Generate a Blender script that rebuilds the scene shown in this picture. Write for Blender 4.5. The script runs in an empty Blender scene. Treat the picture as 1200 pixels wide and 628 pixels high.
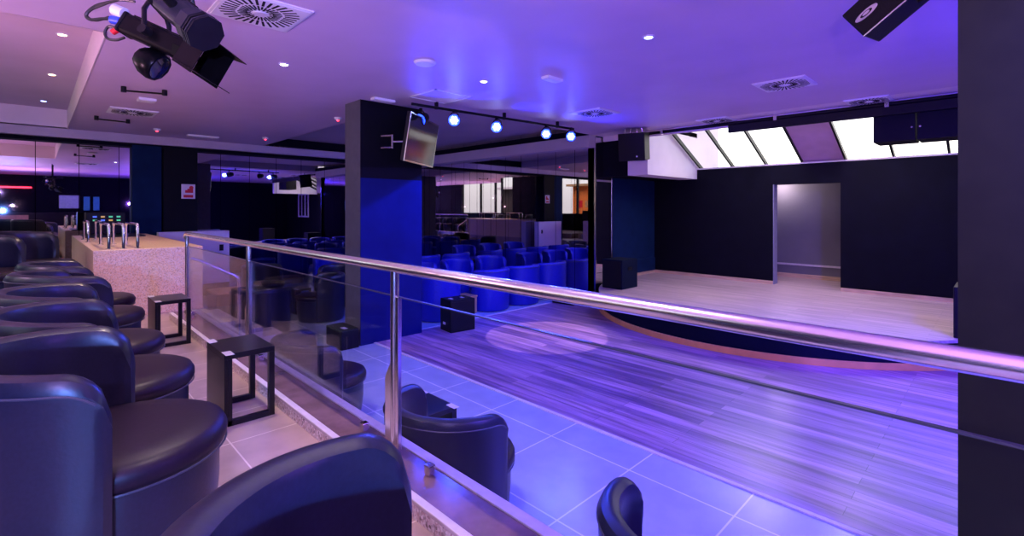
import bpy, bmesh, math, random
from mathutils import Vector, Matrix
random.seed(7)
C = bpy.context.scene.collection
PI = math.pi
EYE = 1.36          # camera height above the upper floor (z = 0)
LOW = -0.56         # lower floor
STG = -0.20         # stage floor
CEI = 2.90          # main ceiling
CUR = 0.08          # kerb top
K_ = 1.078          # the raised level is set out at full size, then brought to the scale of the hall below about the eye point

# ------------------------------------------------------------------ materials
MATS = {}
def nt(name):
    m = bpy.data.materials.new(name); m.use_nodes = True
    t = m.node_tree; t.nodes.clear()
    o = t.nodes.new('ShaderNodeOutputMaterial'); b = t.nodes.new('ShaderNodeBsdfPrincipled')
    t.links.new(b.outputs[0], o.inputs[0]); MATS[name] = m
    return m, t, b, o
def mat(name, col, rough=.5, metal=0., amt=.12, scale=12., bump=.0, spec=.5, emit=None, es=0., coat=0., stretch=(1,1,1)):
    m, t, b, o = nt(name)
    tc = t.nodes.new('ShaderNodeTexCoord'); mp = t.nodes.new('ShaderNodeMapping'); n = t.nodes.new('ShaderNodeTexNoise')
    mp.inputs['Scale'].default_value = stretch
    n.inputs['Scale'].default_value = scale; n.inputs['Detail'].default_value = 4
    t.links.new(tc.outputs['Object'], mp.inputs[0]); t.links.new(mp.outputs[0], n.inputs[0])
    r = t.nodes.new('ShaderNodeValToRGB')
    r.color_ramp.elements[0].position = .3; r.color_ramp.elements[1].position = .7
    r.color_ramp.elements[0].color = [c*(1-amt) for c in col]+[1]
    r.color_ramp.elements[1].color = [min(1, c*(1+amt)) for c in col]+[1]
    t.links.new(n.outputs[0], r.inputs[0]); t.links.new(r.outputs[0], b.inputs['Base Color'])
    b.inputs['Roughness'].default_value = rough; b.inputs['Metallic'].default_value = metal
    b.inputs['Specular IOR Level'].default_value = spec; b.inputs['Coat Weight'].default_value = coat
    if bump:
        bp = t.nodes.new('ShaderNodeBump'); bp.inputs['Strength'].default_value = bump; bp.inputs['Distance'].default_value = .01
        t.links.new(n.outputs[0], bp.inputs['Height']); t.links.new(bp.outputs[0], b.inputs['Normal'])
    if emit:
        b.inputs['Emission Color'].default_value = list(emit)+[1]; b.inputs['Emission Strength'].default_value = es
    return m
def brick_mat(name, c1, c2, mort, w, h, ms, off, shift=(0,0), rough=.35, grain=None, spec=.5, rot=0., gamt=.5, bump=.1):
    """tiles or boards laid in world X/Y"""
    m, t, b, o = nt(name)
    g = t.nodes.new('ShaderNodeNewGeometry'); mp = t.nodes.new('ShaderNodeMapping')
    mp.inputs['Location'].default_value = (shift[0], shift[1], 0); mp.inputs['Rotation'].default_value = (0, 0, rot)
    t.links.new(g.outputs['Position'], mp.inputs[0])
    k = t.nodes.new('ShaderNodeTexBrick'); k.offset = off; k.squash = 1
    k.inputs['Scale'].default_value = 1; k.inputs['Brick Width'].default_value = w; k.inputs['Row Height'].default_value = h
    k.inputs['Mortar Size'].default_value = ms; k.inputs['Mortar Smooth'].default_value = .1
    k.inputs['Color1'].default_value = list(c1)+[1]; k.inputs['Color2'].default_value = list(c2)+[1]; k.inputs['Mortar'].default_value = list(mort)+[1]
    t.links.new(mp.outputs[0], k.inputs[0])
    n = t.nodes.new('ShaderNodeTexNoise'); n.inputs['Detail'].default_value = 5
    mp2 = t.nodes.new('ShaderNodeMapping'); mp2.inputs['Scale'].default_value = grain or (1.6, 1.6, 1)
    n.inputs['Scale'].default_value = 3
    t.links.new(mp.outputs[0], mp2.inputs[0]); t.links.new(mp2.outputs[0], n.inputs[0])
    r = t.nodes.new('ShaderNodeMapRange'); r.inputs[1].default_value = .3; r.inputs[2].default_value = .7
    r.inputs[3].default_value = 1-gamt; r.inputs[4].default_value = 1+gamt*.5
    t.links.new(n.outputs[0], r.inputs[0])
    mx = t.nodes.new('ShaderNodeMix'); mx.data_type = 'RGBA'; mx.blend_type = 'MULTIPLY'; mx.inputs[0].default_value = 1
    t.links.new(k.outputs[0], mx.inputs[6]); t.links.new(r.outputs[0], mx.inputs[7])
    t.links.new(mx.outputs[2], b.inputs['Base Color'])
    b.inputs['Roughness'].default_value = rough; b.inputs['Specular IOR Level'].default_value = spec
    bp = t.nodes.new('ShaderNodeBump'); bp.inputs['Strength'].default_value = bump; bp.inputs['Distance'].default_value = .004
    t.links.new(n.outputs[0], bp.inputs['Height']); t.links.new(bp.outputs[0], b.inputs['Normal'])
    return m
def mirror_mat(name, axis, pitch, col=(.5,.5,.54)):
    """smoked mirror panels with thin dark seams every `pitch` metres along world axis"""
    m, t, b, o = nt(name)
    g = t.nodes.new('ShaderNodeNewGeometry'); s = t.nodes.new('ShaderNodeSeparateXYZ'); t.links.new(g.outputs['Position'], s.inputs[0])
    d = t.nodes.new('ShaderNodeMath'); d.operation = 'DIVIDE'; d.inputs[1].default_value = pitch; t.links.new(s.outputs[axis], d.inputs[0])
    f = t.nodes.new('ShaderNodeMath'); f.operation = 'FRACT'; t.links.new(d.outputs[0], f.inputs[0])
    l = t.nodes.new('ShaderNodeMath'); l.operation = 'LESS_THAN'; l.inputs[1].default_value = .012/pitch; t.links.new(f.outputs[0], l.inputs[0])
    mx = t.nodes.new('ShaderNodeMix'); mx.data_type = 'RGBA'
    mx.inputs[6].default_value = list(col)+[1]; mx.inputs[7].default_value = (.05, .04, .05, 1)
    t.links.new(l.outputs[0], mx.inputs[0]); t.links.new(mx.outputs[2], b.inputs['Base Color'])
    b.inputs['Metallic'].default_value = 1; b.inputs['Roughness'].default_value = .015
    return m
def glass_mat(name, tint=(.93,.95,.97), refl=.07):
    m = bpy.data.materials.new(name); m.use_nodes = True; t = m.node_tree; t.nodes.clear(); MATS[name] = m
    o = t.nodes.new('ShaderNodeOutputMaterial'); mx = t.nodes.new('ShaderNodeMixShader'); tr = t.nodes.new('ShaderNodeBsdfTransparent'); gl = t.nodes.new('ShaderNodeBsdfGlossy')
    tr.inputs[0].default_value = list(tint)+[1]; gl.inputs['Roughness'].default_value = .01
    lw = t.nodes.new('ShaderNodeLayerWeight'); lw.inputs[0].default_value = refl
    cl = t.nodes.new('ShaderNodeMath'); cl.operation = 'MINIMUM'; cl.inputs[1].default_value = .6
    t.links.new(lw.outputs['Fresnel'], cl.inputs[0]); t.links.new(cl.outputs[0], mx.inputs[0])
    t.links.new(tr.outputs[0], mx.inputs[1]); t.links.new(gl.outputs[0], mx.inputs[2]); t.links.new(mx.outputs[0], o.inputs[0])
    return m
def terrazzo_mat(name, base, chips, scale=60):
    m, t, b, o = nt(name)
    tc = t.nodes.new('ShaderNodeNewGeometry'); v = t.nodes.new('ShaderNodeTexVoronoi'); v.inputs['Scale'].default_value = scale
    t.links.new(tc.outputs['Position'], v.inputs[0])
    s = t.nodes.new('ShaderNodeSeparateColor'); t.links.new(v.outputs['Color'], s.inputs[0])
    r = t.nodes.new('ShaderNodeValToRGB'); e = r.color_ramp.elements
    e[0].position = 0; e[0].color = list(base)+[1]; e[1].position = 1; e[1].color = list(chips[-1])+[1]
    e[1].position = .9
    for i, c in enumerate(chips[:-1]):
        k = e.new(.55+.15*i); k.color = list(c)+[1]
    t.links.new(s.outputs[0], r.inputs[0]); t.links.new(r.outputs[0], b.inputs['Base Color'])
    b.inputs['Roughness'].default_value = .3
    return m

ceil_m   = mat('ceiling_led_tint', (.62,.48,.66), .5, amt=.05, scale=1.2, bump=.02, spec=.3)  # white ceiling given a lilac base in place of LED light
strip_m  = mat('pale_plaster_and_skylit_strip', (.78,.66,.74), .6, amt=.03, scale=2)
recess_m = mat('recess_paint', (.50,.42,.50), .6, amt=.05, scale=2)
darkp    = mat('black_blue_paint', (.003,.003,.009), .8, amt=.2, scale=5, bump=.05, spec=.12)
navy     = mat('navy_paint', (.004,.018,.065), .75, amt=.15, scale=4, spec=.12)
navyblk  = mat('black_paint', (.003,.003,.006), .6, amt=.2, scale=5, spec=.15)
pil_m    = mat('slate_grey_paint', (.085,.085,.11), .7, amt=.1, scale=9, bump=.05)
nich_m   = mat('niche_grey_paint', (.16,.15,.17), .7, amt=.08, scale=2)
fix_m    = mat('fixture_black', (.003,.003,.004), .3, amt=.3, scale=30, spec=.08)
white_m  = mat('white_enamel', (.8,.8,.84), .4, amt=.03, scale=5)
plas_w   = mat('white_plaster', (.82,.72,.80), .7, amt=.03, scale=3)
black_m  = mat('black_lacquer', (.004,.0035,.005), .3, amt=.3, scale=20, spec=.35)
cab_m    = mat('speaker_black', (.004,.004,.006), .5, amt=.3, scale=60, bump=.2, spec=.25)
grille_m = mat('grille_black', (.006,.006,.009), .6, amt=.5, scale=200, bump=.3, spec=.2)
steel_m  = mat('brushed_steel', (.74,.70,.72), .2, 1, amt=.06, scale=40, stretch=(1,1,8))
rail_m   = mat('polished_steel', (.86,.82,.84), .24, 1, amt=.04, scale=30, stretch=(.2,6,6))
chrome_m = mat('chrome', (.85,.85,.87), .06, 1, amt=.02)
dkmet_m  = mat('dark_metal', (.008,.008,.010), .35, .2, amt=.2, spec=.2)
leath_m  = mat('navy_black_leather', (.013,.014,.030), .34, amt=.15, scale=90, bump=.04, spec=.5)
seat_m   = mat('dark_plum_leather', (.013,.006,.015), .42, amt=.15, scale=90, bump=.04, spec=.28)
pipe_m   = mat('leather_piping', (.05,.05,.075), .35, amt=.1)
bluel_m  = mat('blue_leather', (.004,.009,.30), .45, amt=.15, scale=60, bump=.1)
pine_m   = mat('orange_pine_edge', (.90,.42,.12), .5, amt=.12, scale=4)
skirt_m  = mat('pine_skirting', (.62,.42,.26), .5, amt=.2, scale=4, stretch=(1,1,9))
riser_m  = mat('black_carpet_riser', (.004,.006,.02), .85, amt=.2, scale=80, spec=.1)
card_m   = mat('brushed_inlay', (.62,.58,.62), .4, .3, amt=.1)
cable_m  = mat('black_rubber', (.01,.01,.012), .4, amt=.1)
red_m    = mat('signal_red', (.65,.01,.02), .5, amt=.05)
pink_m   = mat('sign_pink_white', (.85,.72,.76), .5, amt=.03)
blind_m  = mat('rose_blind', (.55,.36,.46), .8, amt=.08, scale=3)
tan_m    = mat('tan_wood', (.42,.24,.11), .5, amt=.2, scale=5, stretch=(1,8,1))
brown_m  = mat('dark_brown_stone', (.17,.105,.11), .16, amt=.25, scale=7, spec=.7)
gedge_m  = mat('glass_edge_grey', (.06,.06,.08), .3, .3, amt=.1)
edge_m   = mat('pale_stone_edge', (.62,.56,.58), .4, amt=.08, scale=20)
terr_m   = terrazzo_mat('terrazzo', (.84,.56,.33), [(.92,.66,.42), (.58,.36,.22), (.92,.74,.58)], 120)
terrk_m  = terrazzo_mat('terrazzo_kerb', (.55,.40,.36), [(.86,.80,.78), (.20,.13,.12), (.9,.86,.84)], 95)
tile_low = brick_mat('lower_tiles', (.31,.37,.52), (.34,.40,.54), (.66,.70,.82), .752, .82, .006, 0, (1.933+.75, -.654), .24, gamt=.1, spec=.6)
tile_up  = brick_mat('upper_tiles', (.40,.30,.29), (.46,.35,.33), (.72,.62,.58), .417, .417, .004, 0, (.0, -.334), .3, gamt=.2)
wood_m   = brick_mat('dance_floor_boards', (.55,.32,.46), (.24,.13,.27), (.13,.08,.13), 1.9, .12, .0018, .37, (0,0), .30, grain=(.45,6,1), gamt=.5, spec=.5)
stage_m  = brick_mat('stage_boards', (.60,.44,.46), (.52,.37,.39), (.28,.18,.2), 1.6, .14, .0015, .4, (0,0), .38, grain=(.6,9,1), gamt=.3)
mir_x    = mirror_mat('smoked_mirror_side', 1, .62, (.62,.6,.64))
mir_y    = mirror_mat('smoked_mirror_back', 0, .55, (.85,.80,.80))
mir_c    = mirror_mat('clear_mirror', 2, 5., (.75,.73,.76))
glass_m  = glass_mat('balustrade_glass')
pane_m   = glass_mat('window_glass', (1,1,1), .05)
tv_m     = mat('tv_screen', (.01,.01,.012), .08, amt=.1, spec=.9)
bluelens = mat('blue_led_lens', (.05,.08,.9), .3, emit=(.015,.05,1), es=6)
whiteled = mat('white_led', (.9,.95,1), .3, emit=(.70,.86,1), es=22)
warm_em  = mat('warm_lamp', (1,.8,.5), .3, emit=(1,.72,.35), es=14)
cool_em  = mat('cool_lamp', (.9,.92,1), .3, emit=(.85,.88,1), es=12)
blue_em  = mat('blue_lamp', (.4,.5,1), .3, emit=(.25,.35,1), es=12)
red_em   = mat('red_indicator', (1,.1,.1), .3, emit=(1,.03,.06), es=6)
led_dim  = mat('dim_blue_indicator', (.1,.2,.8), .3, emit=(.1,.2,.9), es=.8)
amb_dim  = mat('dim_amber_indicator', (.8,.5,.1), .3, emit=(.8,.5,.1), es=.5)
grn_em   = mat('green_indicator', (.2,1,.4), .3, emit=(.1,.9,.25), es=.4)

UPPER = []; UPLOC = []
def up(o): UPPER.append(o); return o
# ------------------------------------------------------------------ mesh builder
class MB:
    def __init__(s): s.b = bmesh.new()
    def _add(s, verts, faces):
        vs = [s.b.verts.new(v) for v in verts]
        for f in faces:
            try: s.b.faces.new([vs[i] for i in f])
            except ValueError: pass
        return vs
    def box(s, x0, x1, y0, y1, z0, z1, M=None):
        v = [(x, y, z) for z in (z0, z1) for y in (y0, y1) for x in (x0, x1)]
        if M: v = [M @ Vector(p) for p in v]
        s._add(v, [(0,2,3,1), (4,5,7,6), (0,1,5,4), (2,6,7,3), (0,4,6,2), (1,3,7,5)]); return s
    def cyl(s, p0, p1, r0, r1=None, n=20, M=None):
        r1 = r0 if r1 is None else r1
        p0 = Vector(p0); p1 = Vector(p1); d = (p1-p0).normalized(); a = d.orthogonal().normalized(); c = d.cross(a)
        v = []
        for p, r in ((p0, r0), (p1, r1)):
            for i in range(n):
                t = 2*PI*i/n; v.append(p+(a*math.cos(t)+c*math.sin(t))*r)
        if M: v = [M @ p for p in v]
        s._add(v, [(i, (i+1)%n, n+(i+1)%n, n+i) for i in range(n)]+[tuple(range(n-1,-1,-1)), tuple(range(n, 2*n))]); return s
    def tube(s, pts, r, n=10, close=False, M=None):
        pts = [Vector(p) for p in pts]; N = len(pts); rings = []; a = None
        for i, p in enumerate(pts):
            if close: d = pts[(i+1)%N]-pts[i-1]
            else: d = pts[min(i+1, N-1)]-pts[max(i-1, 0)]
            d.normalize()
            a = d.orthogonal().normalized() if a is None else (a-d*a.dot(d)).normalized()
            c = d.cross(a)
            q = [p+(a*math.cos(2*PI*k/n)+c*math.sin(2*PI*k/n))*r for k in range(n)]
            if M: q = [M @ v for v in q]
            rings.append([s.b.verts.new(v) for v in q])
        for i in range(N if close else N-1):
            A = rings[i]; B = rings[(i+1)%N]
            for k in range(n): s.b.faces.new((A[k], A[(k+1)%n], B[(k+1)%n], B[k]))
        if not close:
            s.b.faces.new(rings[0][::-1]); s.b.faces.new(rings[-1])
        return s
    def lathe(s, prof, n=40, ctr=(0,0,0), sx=1, sy=1, M=None):
        rings = []
        for r, z in prof:
            q = [Vector((ctr[0]+sx*r*math.cos(2*PI*k/n), ctr[1]+sy*r*math.sin(2*PI*k/n), ctr[2]+z)) for k in range(n)]
            if M: q = [M @ v for v in q]
            rings.append([s.b.verts.new(v) for v in q])
        for A, B in zip(rings, rings[1:]):
            for k in range(n): s.b.faces.new((A[k], A[(k+1)%n], B[(k+1)%n], B[k]))
        s.b.faces.new(rings[0][::-1]); s.b.faces.new(rings[-1]); return s
    def prism(s, poly, z0, z1, M=None):
        n = len(poly); v = [Vector((x, y, z0)) for x, y in poly]+[Vector((x, y, z1)) for x, y in poly]
        if M: v = [M @ p for p in v]
        s._add(v, [(i, (i+1)%n, n+(i+1)%n, n+i) for i in range(n)]+[tuple(range(n-1,-1,-1)), tuple(range(n, 2*n))]); return s
    def build(s, name, m, parent=None, smooth=False, bevel=0, seg=2, sub=0):
        bmesh.ops.recalc_face_normals(s.b, faces=s.b.faces[:])
        me = bpy.data.meshes.new(name); s.b.to_mesh(me); s.b.free()
        me.materials.append(m)
        o = bpy.data.objects.new(name, me); C.objects.link(o)
        if smooth:
            for p in me.polygons: p.use_smooth = True
            try: me.set_sharp_from_angle(angle=math.radians(38))
            except Exception: pass
        if bevel:
            bv = o.modifiers.new('bevel', 'BEVEL'); bv.width = bevel; bv.segments = seg; bv.limit_method = 'ANGLE'
        if sub:
            sb = o.modifiers.new('sub', 'SUBSURF'); sb.levels = sub; sb.render_levels = sub
        if parent: o.parent = parent
        return o
def thing(name, label, cat, loc=(0,0,0), rz=0, group=None, rot=None):
    o = bpy.data.objects.new(name, None); C.objects.link(o); o.empty_display_size = .1
    o.location = loc; o.rotation_euler = rot or (0, 0, rz); o['label'] = label; o['category'] = cat
    if group: o['group'] = group
    return o
def tag(o, label, cat, group=None, kind=None):
    o['label'] = label; o['category'] = cat
    if group: o['group'] = group
    if kind: o['kind'] = kind
    return o
def struct(o): o['kind'] = 'structure'; return o
def copy_tree(o, parent=None):
    c = o.copy(); C.objects.link(c)
    if parent: c.parent = parent
    for ch in [x for x in list(C.objects) if x.parent == o]: copy_tree(ch, c)
    return c
def place(root, loc, rz=0, label=None, group=None, rot=None):
    c = copy_tree(root); c.location = loc; c.rotation_euler = rot or (0, 0, rz)
    if label: c['label'] = label
    if group: c['group'] = group
    return c

# ------------------------------------------------------------------ the setting
ML, MBk = -12.9, 8.44                       # side mirror wall X, back mirror wall Y
BW = 10.9                                   # stage back wall Y
SX = -6.04                                  # stage side wall X
up(struct(MB().box(-13.9, 5.2, -2.55, 1.20, -.8, 0).box(-13.9, -7.3, 1.2, 1.66, -.8, 0).build('floor', tile_up)))
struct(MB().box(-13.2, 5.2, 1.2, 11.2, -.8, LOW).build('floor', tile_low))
struct(MB().box(-6.47, 5.2, 3.49, 11.0, LOW-.01, LOW+.006).build('floor', wood_m))
struct(MB().box(-6.51, -6.47, 3.45, MBk, LOW, LOW+.012).box(-6.47, 5.2, 3.455, 3.49, LOW, LOW+.010).build('trim_1', edge_m))
# stage: board top, black riser, pine strip at its foot
cx, cy, R = -2.95, 9.69, 3.18
arc = []
for i in range(61):
    a = math.radians(194+ (346-194)*i/60); arc.append((cx+R*math.cos(a), cy+R*math.sin(a)))
arc2 = [(cx+(R-.02)*math.cos(math.radians(194+152*i/60)), cy+(R-.02)*math.sin(math.radians(194+152*i/60))) for i in range(61)]
struct(MB().prism(arc+[(.135, 12.6), (-6.04, 12.6)], STG-.035, STG).build('floor', stage_m))
struct(MB().prism(arc2+[(.115, 12.6), (-6.02, 12.6)], LOW, STG-.035).build('wall_stage', riser_m))
def arcband(r0, r1, z0, z1):
    m = MB(); n = 60; rings = []
    for i in range(n+1):
        a = math.radians(194+152*i/n)
        rings.append([m.b.verts.new((cx+r*math.cos(a), cy+r*math.sin(a), z)) for r, z in ((r0,z0),(r1,z0),(r1,z1),(r0,z1))])
    for A, B in zip(rings, rings[1:]):
        for k in range(4): m.b.faces.new((A[k], A[(k+1)%4], B[(k+1)%4], B[k]))
    m.b.faces.new(rings[0]); m.b.faces.new(rings[-1][::-1]); return m
struct(arcband(R-.02, R+.012, LOW+.006, LOW+.09).build('trim_2', pine_m, bevel=.004))
wf = MB()
for x in (1.7, 2.15, 2.65, 3.1): wf.box(x-.04, x+.04, 10.96, 11.0, EYE-.4, EYE+.85)
wf.box(1.66, 3.14, 10.96, 11.0, EYE-.46, EYE-.38).box(1.66, 3.14, 10.96, 11.0, EYE+.80, EYE+.88)
struct(wf.build('window_6', white_m))
# right part of the hall floor beyond the frame
struct(MB().box(.2, 5.2, 11.0, 11.2, LOW, 3.6).build('wall_far_right', darkp))
struct(MB().box(5.0, 5.2, -2.4, 11.2, LOW, 3.6).build('wall_right', darkp))
# stage back wall with door opening
d0, d1, dz = -3.342, -2.163, EYE+.508
WT = EYE+.905
struct(MB().box(SX-.1, d0, BW, BW+.22, STG, WT).box(d1, .3, BW, BW+.22, STG, WT).box(d0, d1, BW, BW+.22, dz, WT).build('wall_stage_back', darkp))
struct(MB().box(d0, d0+.012, BW-.005, BW+.225, STG, dz).build('trim_12', mat('jamb_lilac_grey', (.25,.25,.36), .6)))
# niche behind the opening
struct(MB().box(-4.6, -1.2, 12.36, 12.5, STG, WT).box(-4.7, -4.6, BW+.22, 12.5, STG, WT).box(-1.2, -1.1, BW+.22, 12.5, STG, WT).build('wall_niche', nich_m))
struct(MB().box(-4.7, -1.1, BW+.22, 12.5, WT, WT+.05).build('ceiling_niche', darkp))
struct(MB().box(-4.6, -1.2, 12.335, 12.36, STG+.28, STG+.32).build('trim_3', edge_m))
struct(MB().box(-4.6, -1.2, 12.34, 12.36, STG, STG+.09).build('baseboard_niche', skirt_m))
struct(MB().box(SX, d0, BW-.015, BW, STG, STG+.07).box(d1, .3, BW-.015, BW, STG, STG+.07).build('baseboard_back', skirt_m))
struct(MB().box(SX, SX+.015, 9.05, BW-.015, STG, STG+.07).build('baseboard_side', skirt_m))
struct(MB().box(SX-.2, SX, MBk-.0, BW, LOW, 3.0).build('wall_stage_side', navy))
struct(MB().box(SX, SX+.012, 9.06, BW-.02, STG+.38, STG+.40).box(SX, SX+.03, 9.06, BW-.02, STG+.07, STG+.38).build('trim_4', navy))
# bulkhead at the left of the skylight well and dark filler beside it
struct(MB().box(-5.41, -4.96, 8.68, BW+1.2, EYE+.69, 3.9).build('wall_bulkhead', plas_w))
struct(MB().box(SX, -5.41, 8.70, BW, EYE+.69, 3.0).build('wall_bulkhead_side', darkp))
struct(MB().box(.3, .45, 8.68, BW+1.2, WT-.1, 3.9).build('wall_well_right', plas_w))
# ceilings : main slab over dance floor and seating with coffer (Y<.45) and recess (X<-6)
CT = 3.0
struct(MB().box(-6.0, 5.2, .45, 8.22, CEI, CT).box(-12.9, -6.0, .45, 3.95, CEI, CT).box(-5.5, 5.2, -2.4, .45, CEI, CT).build('ceiling', ceil_m))
struct(MB().box(-6.0, .5, 8.22, 8.75, CEI, CT).box(.5, 5.2, 8.22, 11.2, CEI, CT).box(-6.3, -4.96, 8.75, BW, CT, CT+.1).build('ceiling', strip_m))  # end strip coloured paler and pinker for the skylight falling on it
struct(MB().box(-13.2, -5.5, -2.4, .45, CEI+.36, CEI+.46).build('ceiling_coffer', ceil_m))
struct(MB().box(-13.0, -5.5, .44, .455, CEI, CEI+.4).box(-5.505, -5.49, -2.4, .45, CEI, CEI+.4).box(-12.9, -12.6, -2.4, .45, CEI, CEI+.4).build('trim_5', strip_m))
struct(MB().box(-13.2, -5.99, 3.95, 8.75, CEI+.22, CEI+.32).build('ceiling_recess', recess_m))
struct(MB().box(-12.9, -6.0, 3.93, 3.96, CEI+.0, CEI+.3).box(-6.01, -5.99, 3.95, 8.3, CEI, CEI+.3).build('trim_6', recess_m))
struct(MB().box(-12.9, SX, 8.20, MBk, EYE+1.30, EYE+1.55).build('wall_beam_back', recess_m))
struct(MB().box(-12.9, SX, 8.17, 8.20, EYE+1.54, EYE+1.66).build('trim_7', darkp))
struct(MB().box(-12.9, -12.6, -2.3, 8.2, CEI-.17, CEI+.02).build('wall_beam_side', recess_m))
struct(MB().box(-12.9, -12.72, -2.3, 8.2, CEI-.24, CEI-.17).build('trim_8', darkp))
struct(MB().box(-12.9, -12.6, 3.9, 8.2, CEI+.0, CEI+.25).build('trim_9', darkp))
# mirror walls
struct(MB().box(-13.1, ML, -2.4, 8.75, LOW, 3.4).build('wall_left', mir_x))
struct(MB().box(-13.1, SX-.001, MBk, MBk+.2, LOW, 3.4).build('wall_back', mir_y))
struct(MB().box(SX, SX+.012, 8.46, 9.02, LOW, EYE+1.52).build('wall_mirror_column', mir_c))
struct(MB().box(SX-.02, SX+.02, MBk-.03, MBk+.01, LOW, EYE+1.52).box(SX-.005, SX+.022, 9.02, 9.045, LOW, EYE+1.52).build('trim_10', steel_m))
# dark pilaster on the left wall, beside a navy column standing in for a reflection
struct(MB().box(-12.9, -12.70, 1.44, 1.94, -.6, CEI-.2).build('wall_left_column', navy, bevel=.005))
struct(MB().box(-12.9, -12.68, 1.97, 2.60, LOW, CEI-.2).build('wall_left_column', navyblk, bevel=.005))
# skylight above the stage : sloping glass
sl = math.tan(math.radians(25.8))
def roofz(y): return EYE+.93+(BW+.1-y)*sl
bars = [-4.90, -4.19, -3.50, -2.82, -2.09, -1.37, -.63, .1]
bm_ = MB()
for x in bars:
    M = Matrix.Translation((x, BW+.15, roofz(BW+.15))) @ Matrix.Rotation(-math.radians(25.8), 4, 'X')
    bm_.box(-.018, .018, -3.0, .05, -.03, .05, M)
struct(bm_.build('window_1', dkmet_m))
M = Matrix.Translation((0, BW+.15, roofz(BW+.15))) @ Matrix.Rotation(-math.radians(25.8), 4, 'X')
g = MB().box(-4.9, -2.84, -3.0, .05, .03, .04, M).box(-2.07, .3, -3.0, .05, .03, .04, M)
struct(g.build('window_2', pane_m))
struct(MB().box(-2.80, -2.11, -3.0, .05, .0, .015, M).build('window_3', blind_m))
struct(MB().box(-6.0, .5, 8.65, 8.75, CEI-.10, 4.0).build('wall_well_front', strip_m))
struct(MB().box(-4.96, .3, BW+.0, BW+.25, WT, WT+.03).build('trim_11', edge_m))
# facade behind the camera (seen in the mirrors): opening from -12.1 to -1.9
fz0, fz1 = EYE-.22, CEI+.30
f = MB().box(-13.2, 5.2, -2.4, -2.2, -.6, fz0).box(-13.2, -12.2, -2.4, -2.2, fz0, fz1).box(-8.2, -6.5, -2.4, -2.2, fz0, fz1).box(-1.9, 5.2, -2.4, -2.2, fz0, fz1).box(-13.2, 5.2, -2.4, -2.2, fz1, 3.5)
struct(f.build('wall_front', darkp))
f = MB()
for x in (-12.2, -11.0, -9.9, -8.2, -6.5, -5.55, -5.0, -3.7, -1.95): f.box(x-.035, x+.035, -2.36, -2.22, fz0, fz1)
f.box(-12.2, -8.2, -2.4, -2.15, fz0-.04, fz0).box(-6.5, -1.9, -2.4, -2.15, fz0-.04, fz0)
struct(f.build('window_4', dkmet_m))
struct(MB().box(-12.2, -8.2, -2.31, -2.30, fz0, fz1).box(-6.5, -1.9, -2.31, -2.30, fz0, fz1).build('window_5', pane_m))
up(struct(MB().box(-7.3, 4.5, 1.2, 1.405, LOW-.2, 0).build('wall_terrace_edge', terr_m)))

# the kerb that carries the balustrade
K = thing('balustrade_kerb', 'long low kerb of brown polished stone with pale edges and speckled terrazzo side under the glass railing', 'kerb', (0,0,0))
MB().box(-7.25, 4.45, 1.185, 1.215, 0, CUR-.02).build('terrazzo_side', terrk_m, K)
MB().box(-7.25, 4.44, 1.215, 1.415, 0.0, CUR-.004).build('stone_top', brown_m, K)
MB().box(-7.25, 4.45, 1.185, 1.225, CUR-.02, CUR).build('inner_edge', edge_m, K, bevel=.004)
MB().box(-7.25, 4.45, 1.415, 1.473, -.06, CUR+.004).build('outer_edge', edge_m, K, bevel=.004)

up(K)
# ------------------------------------------------------------------ balustrade
RY = 1.36; RZ = EYE-.31
B = thing('glass_balustrade', 'long glass balustrade with round polished steel handrail crossing the picture above the dance floor', 'railing', (0,0,0))
B.location = (0, RY, CUR)
def L(x, y, z): return (x, y-RY, z-CUR)
MB().tube([L(-7.27, RY, RZ-.06), L(-7.26, RY, RZ-.02), L(-7.2, RY, RZ)]+[L(-7.2+i*.5, RY, RZ) for i in range(1, 23)], .027, 20).build('handrail', rail_m, B, smooth=True)
up(B)
xs = [-7.2, -4.735, -2.27, .195, 2.66]
for x in xs:
    p = MB().cyl(L(x, RY, CUR), L(x, RY, RZ-.02), .0205, n=24).build('post', steel_m, B, smooth=True)
    MB().cyl(L(x, RY, CUR-.002), L(x, RY, CUR+.012), .034, n=24).build('foot_ring', steel_m, p, smooth=True)
    q = MB(); q.box(x+.028, x+.054, -.012, .012, 0, EYE-.46-CUR); q.build('clamp_channel', steel_m, p, bevel=.003)
    MB().cyl(L(x+.041, RY, EYE-.46), L(x+.041, RY, RZ-.015), .004, n=8).build('tie_rod', steel_m, p)
    g = MB(); Mx = Matrix.Rotation(PI/2, 4, 'X')
    g.prism([(x-.085,0), (x+.0,0), (x+.0,.46), (x-.03,.46), (x-.085,.37)], -.006, .006, Mx)
    g.build('gusset_plate', steel_m, p)
for a, b in zip(xs, xs[1:]):
    pn = MB().box(a+.045, b-.09, -.005, .005, -.06, EYE-.463-CUR).build('glass_panel', glass_m, B)
    MB().box(a+.045, b-.03, -.007, .007, EYE-.463-CUR, EYE-.458-CUR).build('glass_edge', gedge_m, pn)
    for s in (.3, (b-a)-.35):
        MB().box(a+s, a+s+.045, -.02, .02, .0, .045).build('glass_clip', chrome_m, pn, bevel=.004)
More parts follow.
